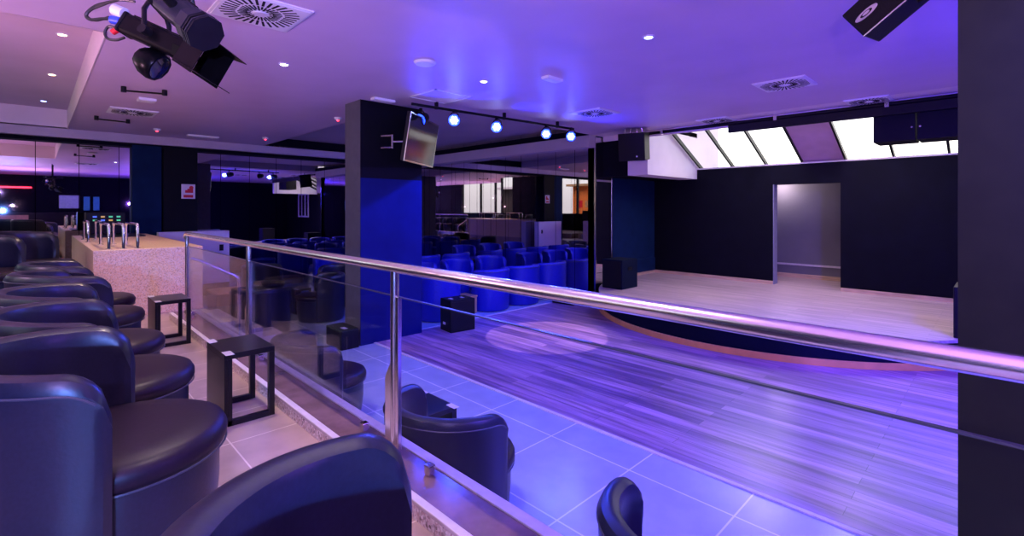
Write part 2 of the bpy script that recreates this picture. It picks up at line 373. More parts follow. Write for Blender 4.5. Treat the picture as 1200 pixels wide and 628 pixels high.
# short handrail going down the steps
S = thing('stair_handrail', 'short steel handrail sloping down over the steps at far end of the balustrade', 'handrail', (-7.2, 1.4, 0))
MB().tube([(0,.0,EYE-.62), (0,.1,EYE-.66), (0,.48,EYE-.88), (0,.54,EYE-.92), (0,.55,EYE-.98)], .021, 12).build('rail', rail_m, S, smooth=True)
MB().cyl((0,.55,LOW-.12), (0,.55,EYE-.96), .019).build('post', steel_m, S, smooth=True); up(S)
st = MB()
for i in range(3): st.box(-8.3, -7.24, 1.66+.29*i, 1.66+.29*(i+1)+.02, LOW-.2, -.14*(i+1))
up(struct(st.build('floor_steps', tile_up)))

# ------------------------------------------------------------------ tub chairs
def shell_mesh(m, Ro=.398, th=.088, h=.80, span=104, fall=.035, n=60, oy=0):
    rings = []
    for i in range(n+1):
        th_d = -span+2*span*i/n; a = math.radians(th_d); u = abs(th_d)/span
        H = h-fall*u*u
        e = (1-u)*span                                   # degrees from the end
        arcl = math.radians(e)*Ro; rc = .13
        if arcl < rc: H -= rc-math.sqrt(max(0, rc*rc-(rc-arcl)**2))
        k = 1.0 if arcl > .03 else .55+.45*math.sqrt(max(0, 1-((.03-arcl)/.03)**2))
        mid = Ro-th/2; hw = th/2*k
        pr = [(mid+hw-.03, .015), (mid+hw-.012, .06), (mid+hw-.004, .35), (mid+hw, H-.07), (mid+hw+.004, H-.04), (mid+hw*.75, H-.010), (mid+hw*.25, H), (mid-hw*.3, H-.002), (mid-hw*.8, H-.014), (mid-hw-.002, H-.045), (mid-hw+.004, H-.09), (mid-hw+.008, .38), (mid-hw+.004, .06), (mid-hw+.004, .015)]
        # back is at local -Y
        rings.append([m.b.verts.new((r*math.sin(a), oy-r*math.cos(a), z)) for r, z in pr])
    N = len(rings[0])
    for A, Bq in zip(rings, rings[1:]):
        for k in range(N): m.b.faces.new((A[k], A[(k+1)%N], Bq[(k+1)%N], Bq[k]))
    m.b.faces.new(rings[0]); m.b.faces.new(rings[-1][::-1])
    return m
def make_chair(label, lm, sm, nm='tub_chair'):
    t = thing(nm, label, 'chair')
    bk = shell_mesh(MB()).build('backrest', lm, t, smooth=True)
    # piping along the outer rim and down the front end of each arm
    pts = []
    for i in range(49):
        th_d = -98+196*i/48; u = abs(th_d)/104; a = math.radians(th_d)
        z = .80-.035*u*u-.052; arcl = math.radians(104-abs(th_d))*.398
        if arcl < .13: z -= .13-math.sqrt(max(0, .0169-(.13-arcl)**2))
        r = .402; pts.append((r*math.sin(a), -r*math.cos(a), z))
    MB().tube(pts, .0042, 6).build('piping', pipe_m, bk, smooth=True)
    MB().lathe([(.27,.0), (.285,.01), (.305,.10), (.315,.22), (.315,.352), (.30,.365)], 48, (0,.072,0)).build('base', lm, t, smooth=True)
    c = MB().lathe([(.20,.345), (.30,.35), (.327,.365), (.338,.39), (.338,.415), (.325,.44), (.30,.452), (.22,.458), (.10,.462), (.01,.463)], 48, (0,.076,0)).build('seat_cushion', sm, t, smooth=True)
    MB().tube([(.334*math.cos(2*PI*k/48), .076+.334*math.sin(2*PI*k/48), .366) for k in range(48)], .004, 6, close=True).build('piping', pipe_m, c, smooth=True)
    return t
proto = make_chair('', leath_m, seat_m)
used = [False]
def chair(x, y, face_deg, label, group, z=0., pr=proto, flag=used):
    rz = math.radians(face_deg-90)
    if z > -.1: x, y, z = x/K_, y/K_, EYE+(z-EYE)/K_
    if not flag[0]:
        flag[0] = True; o = pr; o.location = (x, y, z); o.rotation_euler = (0,0,rz); o['label'] = label; o['group'] = group; return o
    return place(pr, (x, y, z), rz, label, group)
gA = 'dark leather tub chairs on the upper level'
chair(-2.46, .16, 79, 'large dark leather tub chair at lower left with its round plum seat showing', gA)
chair(-.67, .47, 76, 'dark leather tub chair at the bottom edge, nearest the camera, only its rounded back showing', gA)
chair(-3.36, .22, 84, 'second tub chair in the row, directly behind the large one at lower left', gA)
chair(-4.25, .22, 86, 'third tub chair in the row, its rim just above the second', gA)
chair(-5.40, .26, 104, 'tub chair with bluish outer back beside the far small black table', gA)
chair(-6.34, .30, 92, 'tub chair mostly hidden behind the bluish one near the terrazzo counter', gA)
chair(-7.6, -.38, 55, 'dark tub chair facing forward in front of the bar at left edge', gA, .22)
chair(-8.6, -.05, 60, 'dark tub chair against the side of the terrazzo bar counter', gA, .22)
chair(-9.3, -1.05, 60, 'dark tub chair furthest back at the left edge of picture', gA, .22)
up(struct(MB().box(-13.7, -7.05, -2.2, .42, 0, .22).build('floor_step_left', tile_up)))
gL = 'dark leather tub chairs on the lower tiled level'
chair(-2.36, 1.81, 95, 'dark tub chair seen through the glass just right of the near post', gL, LOW)
chair(-.78, 1.79, 88, 'dark tub chair cut by the bottom edge, only one rounded arm showing beyond the glass', gL, LOW)
chair(-4.32, 1.82, 84, 'dark tub chair on the blue tiles left of near post, seat visible through the glass', gL, LOW)
chair(-8.35, 3.55, 250, 'blue-lit tub chair standing left of the big pillar', gL, LOW)
chair(-9.35, 4.3, 300, 'dark tub chair behind the blue-lit one left of the pillar', gL, LOW)
chair(-7.6, 2.35, 160, 'dark tub chair near the foot of the steps', gL, LOW)
chair(-10.5, 3.3, 20, 'dark tub chair furthest left on the lower level, by the steps', gL, LOW)
gB = 'blue-lit tub chairs in rows before the mirror wall'
rows = [(-6.98, 5.05, 180, 'tub chair at the floor edge behind the small black speaker box'),
        (-6.98, 6.26, 180, 'bright blue tub chair at the dance floor edge, third from the mirror corner'),
        (-6.98, 7.12, 175, 'bright blue tub chair at the dance floor edge, middle of the edge row'),
        (-6.98, 7.99, 185, 'bright blue tub chair at the dance floor edge, nearest the mirror corner'),
        (-8.55, 4.75, 0, 'blue-lit tub chair facing the dance floor, nearest the pillar in the second row'),
        (-8.55, 5.75, 5, 'blue-lit tub chair facing the dance floor, second from the pillar in the second row'),
        (-8.55, 6.75, 0, 'blue-lit tub chair facing the dance floor, third from the pillar in the second row'),
        (-8.55, 7.75, -5, 'blue-lit tub chair of the second row against the back mirror'),
        (-10.1, 4.9, 180, 'dark blue tub chair of the third row, nearest the pillar'),
        (-10.1, 5.9, 180, 'dark blue tub chair of the third row, second from the pillar'),
        (-10.1, 6.9, 180, 'dark blue tub chair of the third row, third from the pillar'),
        (-10.1, 7.85, 185, 'dark blue tub chair of the third row, against the back mirror'),
        (-11.7, 5.2, 0, 'dark blue tub chair along the far side mirror, nearest the steps'),
        (-11.7, 6.3, 0, 'dark blue tub chair along the far side mirror, middle one'),
        (-11.7, 7.4, 0, 'dark blue tub chair in the far corner between both mirrors')]
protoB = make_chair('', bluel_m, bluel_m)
usedB = [False]
for x, y, a, l in rows: chair(x, y, a, l, gB, LOW, protoB, usedB)

# ------------------------------------------------------------------ small open-frame tables
def make_table():
    t = thing('side_table', '', 'table'); a, b, h, k = .215, .148, .455, .035
    MB().box(-a, a, -b, b, h-k, h).build('table_top', black_m, t, bevel=.002)
    MB().box(-a, a, -b, -b+.02, 0, h-k).build('side_panel', black_m, t, bevel=.002)
    for sx, sy in ((-1,1), (1,1)):
        x = sx*(a-k/2); y = sy*(b-k/2)
        MB().box(x-k/2, x+k/2, y-k/2, y+k/2, 0, h-k).build('leg', black_m, t, bevel=.002)
    for sx in (-1, 1):
        x = sx*(a-k/2)
        MB().box(x-k/2, x+k/2, -b+.02, -b+.045, 0, h-k).build('leg', black_m, t, bevel=.002)
        MB().box(x-k/2, x+k/2, -b+.02, b-k, 0, k).build('stretcher', black_m, t, bevel=.002)
        MB().box(x-.05, x+.05, -b+.0, -b+.05, h, h+.002).build('inlay_plate', card_m, t)
    return t
tb = make_table(); gT = 'small black open-frame tables'
up(tb); tb.location = (-3.605, .985, 0); tb['label'] = 'small black open-frame side table in the foreground beside the glass railing'; tb['group'] = gT
up(place(tb, (-6.0, .98, 0), 0, 'small black open-frame side table in front of the terrazzo counter', gT))
place(tb, (-3.07, 2.09, LOW), PI, 'small black side table on the blue tiles seen behind the near glass post', gT)
place(tb, (-9.25, 3.5, LOW), .1, 'small black side table on lower level left of the big pillar', gT)
k = 0
for x in (-7.75, -10.9):
    for y, w in ((5.4, 'nearest the pillar'), (6.8, 'in the middle'), (7.8, 'nearest the back mirror')):
        place(tb, (x, y, LOW), PI/2, 'small black side table between the blue chairs, %s row, %s' % ('front' if x > -9 else 'rear', w), gT)

# ------------------------------------------------------------------ pillars
P = thing('square_pillar', 'big square pillar with blue side carrying the television bracket', 'pillar', (-6.56, 3.76, LOW))
MB().box(-.23, .228, -.51, .51, 0, CEI-LOW).build('shaft', pil_m, P)
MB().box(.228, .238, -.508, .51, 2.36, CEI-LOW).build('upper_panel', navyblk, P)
MB().box(.228, .240, -.508, .51, .0, 2.36).build('lower_panel', mat('royal_navy', (.004,.009,.095), .6, amt=.12, scale=3, spec=.15), P)  # side face is navy below, black above
P2 = thing('square_pillar', 'dark grey square pillar filling the right edge of the picture', 'pillar', (.10, 3.52, LOW))
MB().box(-.255, .40, -.28, .28, 0, CEI-LOW).build('shaft', mat('charcoal_paint', (.023,.028,.009), .8, amt=.1, scale=9, bump=.06, spec=.1), P2)

o = MB().box(-.24, .24, -.13, .13, 0, .27).build('floor_monitor', cab_m, bevel=.01)
o.location = (-6.52, 3.08, LOW); tag(o, 'low black floor box at the foot of the blue pillar', 'speaker')
MB().box(-.2, .2, -.134, -.13, .03, .24).build('grille', grille_m, o)
MB().box(.05, .17, -.06, .0, .27, .273).build('label_plate', card_m, o)

# terrazzo bar counter
cn = thing('bar_counter', 'speckled pinkish terrazzo counter at left behind the tub chairs', 'counter', (-9.6, 1.07, 0)); up(cn)
MB().box(-2.9, 1.9, -.57, .57, 0, .855).build('terrazzo_body', terr_m, cn, bevel=.006)
MB().box(-2.9, -1.6, -.45, .40, .855, .875).build('dark_counter_top', black_m, cn, bevel=.004)
def hoop(x, y, ln, label):
    t = thing('grab_rail', label, 'rail', (x, y, .855), 0, 'chrome grab rails on the bar counter'); up(t)
    r = .05
    pts = [(0,0,0), (0,0,.31-r)]+[(-r+r*math.cos(a), 0, .31-r+r*math.sin(a)) for a in (PI/6, PI/3, PI/2)]
    pts += [(-ln+r-r*math.sin(a), 0, .31-r+r*math.cos(a)) for a in (0, PI/6, PI/3, PI/2)]+[(-ln, 0, 0)]
    MB().tube(pts, .017, 12).build('tube', chrome_m, t, smooth=True)
    for xx in (0, -ln): MB().cyl((xx,0,0), (xx,0,.01), .036).build('flange', chrome_m, t, smooth=True)
hoop(-7.80, .94, 1.1, 'chrome grab rail on the bar counter, rightmost of the front three')
hoop(-7.82, .80, 1.1, 'chrome grab rail on the bar counter, middle of the front three')
hoop(-7.85, .66, 1.1, 'chrome grab rail on the bar counter, leftmost of the front three')
hoop(-9.7, .72, .9, 'chrome grab rail further back on the bar counter, right one')
hoop(-9.8, .58, .9, 'chrome grab rail further back on the bar counter, left one')
pw = thing('pale_cabinet', 'pale pinkish low cabinet panel with small black lock behind railing end', 'cabinet', (-12.55, 2.55, -.30))
MB().box(-.12, .12, -.7, .62, 0, 1.17).build('body', plas_w, pw, bevel=.004)
MB().box(.12, .13, .42, .50, .72, .86).build('lock', black_m, pw)
MB().box(-.12, .12, -.7, .62, -.26, 0).build('plinth', black_m, pw)
ic = thing('sound_rack', 'dark equipment rack with tiny green and amber lamps behind the bar', 'equipment', (-12.6, 1.0, .875)); up(ic)
MB().box(-.2, .2, -.3, .3, 0, .42).build('case', cab_m, ic, bevel=.01)
for j in range(4):
    for q in range(2): MB().box(.2, .205, -.2+j*.12, -.14+j*.12, .25+q*.07, .28+q*.07).build('indicator', (grn_em, led_dim, amb_dim, grn_em)[(j+q)%4], ic)

# fire hose sign
fs = thing('fire_hose_sign', 'red and white fire hose reel sign on the dark column', 'sign', (-12.67, 2.42, 1.75))
MB().box(0, .012, -.13, .13, -.16, .16).build('plate', pink_m, fs, bevel=.004)
MB().box(.012, .015, -.09, .09, -.135, -.075).build('red_bar', red_m, fs)
pg = MB(); pg.box(.012, .015, -.06, .09, -.03, .03); pg.box(.012, .015, .02, .09, .03, .11); pg.box(.012, .015, -.02, .02, .03, .06)
pg.cyl((.012, .055, .085), (.016, .055, .085), .04, n=20).build('pictogram', red_m, fs)

# ------------------------------------------------------------------ ceiling fittings
def vent(x, y, s, label, rz=0, z=CEI):
    t = thing('ceiling_diffuser', label, 'vent', (x, y, z), rz, 'square white swirl diffusers in the ceiling')
    MB().box(-s, s, -s, s, -.012, .0).box(-s+.02, s-.02, -s+.02, s-.02, -.018, -.012).build('face_plate', white_m, t, bevel=.003)
    sl_ = MB()
    for i in range(32):
        a = 2*PI*i/32; mx = min(s*.86/max(abs(math.cos(a)), abs(math.sin(a))), s*.95)
        r0 = s*(.22 if i % 2 == 0 else .30)
        M = Matrix.Rotation(a, 4, 'Z')
        sl_.box(r0, mx*.56, -s*.023, s*.023, -.0195, -.0175, M)
        sl_.box(mx*.62, mx, -s*.030, s*.030, -.0195, -.0175, M)
    sl_.build('slots', navyblk, t)
    MB().cyl((0,0,-.026), (0,0,-.018), s*.17, n=28).build('hub', white_m, t, smooth=True)
vent(-4.06, 1.25, .30, 'large white swirl diffuser cut by the top edge beside the spotlights', 0)
vent(-9.67, 1.10, .30, 'white swirl diffuser in the ceiling at left above the bar')
vent(-1.88, 6.56, .29, 'white swirl diffuser in the purple ceiling above the stage front, right of centre')
vent(-4.57, 6.37, .29, 'white swirl diffuser in the deep blue part of the ceiling')
vent(-3.47, 8.40, .26, 'white swirl diffuser on the ceiling edge over stage left')
vent(-1.33, 8.42, .26, 'white swirl diffuser on the ceiling edge beside the hanging subwoofers')
h_ = thing('access_hatch', 'square ceiling access hatch with white frame above the television pillar', 'hatch', (-5.40, 3.95, CEI))
for a in range(4): MB().box(-.30, .30, .28, .30, -.012, 0, Matrix.Rotation(a*PI/2, 4, 'Z')).build('frame', white_m, h_)
MB().box(-.28, .28, -.28, .28, -.005, 0).build('panel', ceil_m, h_)
dt = thing('round_ceiling_speaker', 'round white ceiling disc between the large diffuser and the hatch', 'speaker', (-4.256, 2.914, CEI))
MB().lathe([(.105,0), (.11,-.01), (.10,-.022), (.02,-.026)], 36).build('cover', white_m, dt, smooth=True)
MB().lathe([(.118,0), (.118,-.006), (.105,-.008)], 36).build('rim', white_m, dt, smooth=True)
def spot(x, y, m, label, z=CEI, r=.036):
    t = thing('recessed_downlight', label, 'light', (x, y, z), 0, 'small recessed ceiling downlights')
    MB().lathe([(r*1.5,0), (r*1.5,-.006), (r*1.1,-.010), (r*1.05,-.004)], 28).build('bezel', white_m, t, smooth=True)
    MB().lathe([(r,-.002), (r*.9,-.012), (.004,-.013)], 24).build('lamp', m, t, smooth=True)
spot(-5.356, 1.884, cool_em, 'small cool white downlight below the large diffuser')
spot(-4.383, 3.846, cool_em, 'small bright downlight near the hatch over the television')
spot(-2.221, 3.904, blue_em, 'small bluish downlight high right of centre in the purple ceiling')
zc = CEI+.36
def onc(px, py, h):
    Pq = math.radians(45.4); Fx, Fy = -math.sin(Pq), math.cos(Pq); Rx, Ry = Fy, -Fx
    rx, ry, rz = Fx*567+Rx*(px-600), Fy*567+Ry*(px-600), 245-py
    t = h/rz; return rx*t, ry*t
a_, b_ = onc(73, 40, zc-EYE); spot(a_, b_, warm_em, 'amber downlight in the raised ceiling at top left, nearest', zc)
a_, b_ = onc(61, 87, zc-EYE); spot(a_, b_, warm_em, 'amber downlight in the raised ceiling at left, middle one', zc)
a_, b_ = onc(51, 118, zc-EYE); spot(a_, b_, blue_em, 'tiny blue downlight in the raised ceiling at left, furthest', zc)
def bar_lamp(px, py, w, d, label, m=white_m, em=None):
    x, y = onc(px, py, CEI-EYE)
    t = thing('emergency_light', label, 'light', (x, y, CEI), 0, 'small white rectangular emergency lights on the ceiling')
    MB().box(-w, w, -d, d, -.035, 0).build('housing', m, t, bevel=.006)
    MB().box(-w*.85, w*.85, -d*.7, d*.7, -.04, -.035).build('diffuser', em or white_m, t, bevel=.002)
bar_lamp(647, 91, .06, .13, 'small white rectangular emergency light right of ceiling disc')
bar_lamp(172, 116, .10, .10, 'small greenish white emergency light left above the diffuser')
bar_lamp(238, 159, .07, .28, 'slim white emergency light near the far ceiling beam')
bar_lamp(449, 116, .06, .16, 'slim white emergency light beside the top of the pillar')
for i, (px, py, nm) in enumerate(((184,151,'left above the bar'), (311,161,'in the middle of the far ceiling'), (396,138,'close to the pillar top'))):
    x, y = onc(px, py, CEI-EYE)
    t = thing('smoke_detector', 'smoke detector with red lamp, '+nm, 'detector', (x, y, CEI), 0, 'smoke detectors with red lamps')
    MB().lathe([(.06,0), (.06,-.02), (.04,-.04), (.01,-.042)], 24).build('housing', white_m, t, smooth=True)
    MB().lathe([(.022,-.04), (.02,-.055), (.003,-.06)], 12).build('indicator', red_em, t, smooth=True)
for (p0, p1, w) in (((145,107), (193,111), 'nearer'), ((113,140), (150,144), 'further')):
    a = onc(*p0, CEI-.06-EYE); b = onc(*p1, CEI-.06-EYE)
    t = thing('cable_track', 'thin dark cable track with end brackets under left ceiling, %s one' % w, 'track', (a[0], a[1], CEI))
    MB().cyl((0,0,-.05), (b[0]-a[0], b[1]-a[1], -.05), .012, n=8).build('rod', dkmet_m, t)
    for q in ((0,0), (b[0]-a[0], b[1]-a[1])): MB().cyl((q[0],q[1],0), (q[0],q[1],-.07), .03, n=14).build('bracket', dkmet_m, t, smooth=True)

# ------------------------------------------------------------------ LED par cans on their bar
lb = thing('lighting_bar', 'thin black lighting bar under the ceiling carrying the blue lamps', 'bar', (-5.58, 3.85, CEI-.09))
MB().cyl((-.14,-.15,0), (.12,3.1,0), .02, n=14).build('tube', dkmet_m, lb, smooth=True)
for y in (.25, 1.5, 2.7): MB().box(-.14+.08*y-.02, -.14+.08*y+.02, y-.02, y+.02, -.02, .09).build('hanger', dkmet_m, lb)
def look(d):                                       # rotation taking local -Z to direction d
    return Vector(d).to_track_quat('-Z', 'Y').to_euler()
def par(x, y, z, d, label):
    t = thing('led_par_can', label, 'stage light', (x, y, z), 0, 'blue LED stage lamps in a row', rot=None)
    q = Vector(d).to_track_quat('-Z', 'Y').to_matrix().to_4x4()
    c = MB(); c.lathe([(.03,.16), (.065,.15), (.085,.08), (.092,-.02), (.092,-.035), (.084,-.035), (.083,-.02)], 32, M=q); body = c.build('can', cab_m, t, smooth=True)
    MB().lathe([(.082,-.018), (.08,-.024), (.003,-.026)], 32, M=q).build('lens', bluelens, t, smooth=True)
    e = MB()
    for i in range(7):
        rr = 0 if i == 0 else .041; a = 2*PI*i/6
        e.lathe([(.0155,-.024), (.0155,-.031), (.003,-.033)], 12, (rr*math.cos(a), rr*math.sin(a), 0), M=q)
    e.build('led_cluster', whiteled, t)
    MB().tube([(-.1,0,0), (-.1,0,.07), (-.05,0,.115), (.05,0,.115), (.1,0,.07), (.1,0,0)], .008, 8).build('yoke', dkmet_m, t)
    MB().box(-.02, .02, -.015, .015, .11, .16).build('clamp', dkmet_m, t)
pars = [(493,140,3.91), (532,141,4.33), (582,149,5.15), (640,157,6.22), (669,160,6.76)]
nm = ['leftmost blue LED lamp, partly behind the television', 'second blue LED lamp from the left, beside the television', 'third blue LED lamp from the left', 'fourth blue LED lamp from the left', 'rightmost blue LED lamp of the row']
PP = []
for (px, py, y), l in zip(pars, nm):
    Pq = math.radians(45.4); Fx, Fy = -math.sin(Pq), math.cos(Pq); rx, ry, rz = Fx*567+Fy*(px-600), Fy*567-Fx*(px-600), 245-py
    xx = -5.62+.08*(y-3.85); t_ = y/ry; z_ = EYE+rz*t_
    x_ = rx*t_; PP.append((x_, y, min(z_, CEI-.23)))
    dd = Vector((0-x_, .6-y, -.9)).normalized() if l != nm[0] else Vector((.5,-.9,-.45)).normalized()
    par(x_, y, PP[-1][2], dd, l)

# television on the pillar bracket
def pt(px, py, Y=None, X=None, Z=None):
    Pq = math.radians(45.4); Fx, Fy = -math.sin(Pq), math.cos(Pq); rx, ry, rz = Fx*567+Fy*(px-600), Fy*567-Fx*(px-600), 245-py
    t = Y/ry if Y is not None else (X/rx if X is not None else (Z-EYE)/rz)
    return Vector((rx*t, ry*t, EYE+rz*t))
tv = thing('television', 'flat television tilted on a wall bracket high on the pillar side', 'television', pt(495, 166, X=-5.86))
w0 = Matrix.Rotation(math.radians(35), 4, 'Z') @ Matrix.Rotation(math.radians(9), 4, 'Y')
MB().box(-.05, .0, -.56, .56, -.33, .33, w0).build('back_shell', cab_m, tv, bevel=.006)
MB().box(.0, .008, -.56, .56, -.33, .33, w0).build('bezel', steel_m, tv)
MB().box(.008, .011, -.54, .54, -.31, .31, w0).build('screen', tv_m, tv)
br = MB(); A_ = Vector((-6.30, 3.56, 0))-Vector((tv.location.x, tv.location.y, 0))
for zz in (-.085, .085): br.tube([A_+Vector((0,0,zz)), A_+Vector((.0,-.0,zz))+Vector((.14,.10,0))], .016, 8)
E_ = A_+Vector((.14,.10,0))
br.tube([E_+Vector((0,0,-.10)), E_+Vector((0,0,.10))], .018, 8); br.tube([E_, w0 @ Vector((-.05,0,0))], .016, 8)
br.build('bracket', steel_m, tv)

# hanging loudspeakers
def speaker(name, label, loc, dims, rot, grp=None, grille=True):
    t = thing(name, label, 'speaker', loc, 0, grp, rot)
    w, d, h = dims
    MB().box(-w, w, -d, d, -h, h).build('cabinet', cab_m, t, bevel=.012)
    if grille:
        MB().box(-w*.92, w*.92, -d-.006, -d, -h*.94, h*.94).build('grille', grille_m, t, bevel=.003)
    return t
pS = pt(743, 172, Y=8.2)
s = speaker('hanging_speaker', 'black speaker hanging under the ceiling at left side of stage', pS, (.25,.22,.26), (math.radians(8),0,math.radians(18)))
MB().cyl((.1,-.229,-.18), (.1,-.225,-.18), .016, n=16).build('badge', white_m, s)
for sx in (-.16,-.05, .06, .16): MB().cyl((sx,0,.26), (sx,0,CEI-pS.z), .012, n=8).build('hanging_rod', steel_m, s)
pT = pt(1042, 30, Z=2.45)
# near speaker at top right: narrow front face with oval badge turned to the lower left
_P = math.radians(45.4); _F = Vector((-math.sin(_P), math.cos(_P), 0)); _R = Vector((math.cos(_P), math.sin(_P), 0))
def vrt(r_, u_, f_): return (_R*r_+Vector((0,0,u_))+_F*f_)
Dv = vrt(.772, .104, .626).normalized(); Lv = vrt(.467, .577, -.67).normalized(); Wv = Dv.cross(Lv)
Rm = Matrix((Wv, Dv, Lv)).transposed()
w_, d_, h__ = .105, .17, .25
c0 = vrt((1012-600)/567*3.15, (245-43)/567*3.15, 3.15)+Vector((0,0,EYE))          # lower front corner
cen = c0-Wv*w_+Dv*d_+Lv*h__ if Wv.dot(vrt(.431,-.81,-.397)) > 0 else c0+Wv*w_+Dv*d_+Lv*h__
sg = 1 if Wv.dot(vrt(.431,-.81,-.397)) > 0 else -1
s = speaker('monitor_speaker', 'tilted black speaker with oval silver badge hanging at top right', cen, (w_,d_,h__), Rm.to_euler(), grille=False)
MB().box(-w_*.93, w_*.93, -d_-.007, -d_, -h__*.96, h__*.96).build('grille', grille_m, s, bevel=.003)
MB().box(sg*w_-.004, sg*w_+.004, -d_-.009, -d_+.002, -h__, h__).build('edge_strip', steel_m, s)
T_ = Matrix.Translation((0,-d_-.006,-.15)) @ Matrix.Rotation(PI/2, 4, 'X') @ Matrix.Rotation(0, 4, 'Z') @ Matrix.Diagonal((.40,1.3,1,1))
lg = MB().lathe([(.056,0), (.056,.004), (.050,.006), (.046,.003)], 40, M=T_).build('badge', card_m, s)
MB().lathe([(.030,.003), (.030,.007), (.004,.007)], 32, M=T_).build('badge_centre', cab_m, lg)
MB().lathe([(.018,.007), (.018,.010), (.004,.010)], 32, M=T_).build('badge_bar', card_m, lg)
iv = Rm.inverted()
MB().tube([(-.11,0,.05), (-.14,0,.12), tuple(iv @ Vector((0,0,.34))), (.14,0,.12), (.11,0,.05)], .011, 8).build('yoke', dkmet_m, s)
MB().tube([tuple(iv @ Vector((0,0,.33))), tuple(iv @ Vector((0,0,CEI-cen.z)))], .014, 8).build('hanging_rod', dkmet_m, s)
# subwoofers hung from truss
q0 = pt(1076, 141, Y=8.95)
for i, l in enumerate(('left of the two big black bass cabinets hanging before the skylight', 'right of the two big black bass cabinets hanging before the skylight')):
    s = speaker('hanging_subwoofer', l, (q0.x-.245+.49*i, 8.95, q0.z), (.236,.25,.30), (0,0,0), 'black bass cabinets hung before the skylight')
    for zz in (-.12,.12): MB().cyl(((-.2 if i else .2), -.262, zz), ((-.2 if i else .2), -.25, zz), .012, n=10).build('screw', steel_m, s)
    MB().cyl((0,0,.29), (0,0,CEI-q0.z-.10), .014, n=8).build('hanger', steel_m, s)
tr = thing('truss_pipe', 'long black pipe with clamps under the ceiling edge above the stage', 'pipe', (-2.4, 8.60, CEI-.055))
MB().cyl((-2.55,0,0), (2.9,0,0), .03, n=16).build('pipe', dkmet_m, tr, smooth=True)
MB().box(-.95, 2.6, -.03, .03, -.16, -.032).build('batten', cab_m, tr, bevel=.004)
for x in (-2.2, -.2, 1.25, 2.05): MB().box(x-.025, x+.025, -.04, .04, -.045, .055).build('clamp', steel_m, tr, bevel=.004)

# stage boxes
s = thing('bass_cabinet', 'black bass cabinet on the stage corner beside the mirrored column', 'speaker', (-5.38, 8.34, STG))
MB().box(-.23, .23, -.28, .28, 0, .57).build('cabinet', mat('dark_blue_carpet', (.003,.008,.022), .8, amt=.2, scale=90, spec=.1), s, bevel=.012)
MB().box(-.20, .20, -.287, -.28, .03, .54).build('grille', grille_m, s)
MB().box(.23, .236, -.07, .07, .36, .42).build('handle', cab_m, s)
s = thing('bass_cabinet', 'dark box on the stage just showing beside the right pillar', 'speaker', (-.20, 8.20, STG))
MB().box(-.22, .3, -.28, .28, 0, .62).build('cabinet', cab_m, s, bevel=.012)
MB().box(-.19, .27, -.287, -.28, .03, .58).build('grille', grille_m, s)
s = thing('floor_speaker', 'small black speaker box on the dance floor edge by the pillar', 'speaker', (-6.1, 4.80, LOW+.006), math.radians(-8))
MB().box(-.17, .17, -.22, .22, 0, .50).build('cabinet', cab_m, s, bevel=.01)
MB().box(.17, .176, -.2, .2, .03, .47).build('grille', grille_m, s)
MB().box(-.08, .0, -.222, -.22, .1, .14).build('handle', card_m, s)
for yy in (-.1, .1): MB().box(-.05, .05, yy-.05, yy+.0, .50, .502).build('corner_plate', card_m, s)
s = thing('effect_unit', 'low flat black effect unit on the dance floor under the handrail line', 'equipment', (-6.2, 7.75, LOW+.006), .1)
MB().box(-.3, .22, -.18, .18, 0, .14).build('case', cab_m, s, bevel=.01)
MB().box(-.1, .0, -.185, -.18, .07, .1).build('switch', white_m, s)
s = thing('wooden_box', 'small tan wooden box between the blue chairs', 'box', (-7.0, 5.655, LOW))
MB().box(-.17, .17, -.17, .17, 0, .30).build('body', tan_m, s, bevel=.006)
MB().box(-.18, .18, -.18, .18, .30, .33).build('lid', tan_m, s, bevel=.006)
s = thing('dark_bench', 'low dark bench with tan top near the steps', 'bench', (-9.0, 2.05, LOW))
s.location = (-9.4, 2.35, LOW); 
MB().box(-.30, .30, -.22, .22, 0, .50).build('body', black_m, s, bevel=.004)
MB().box(-.32, .32, -.24, .24, .50, .53).build('top', tan_m, s, bevel=.004)

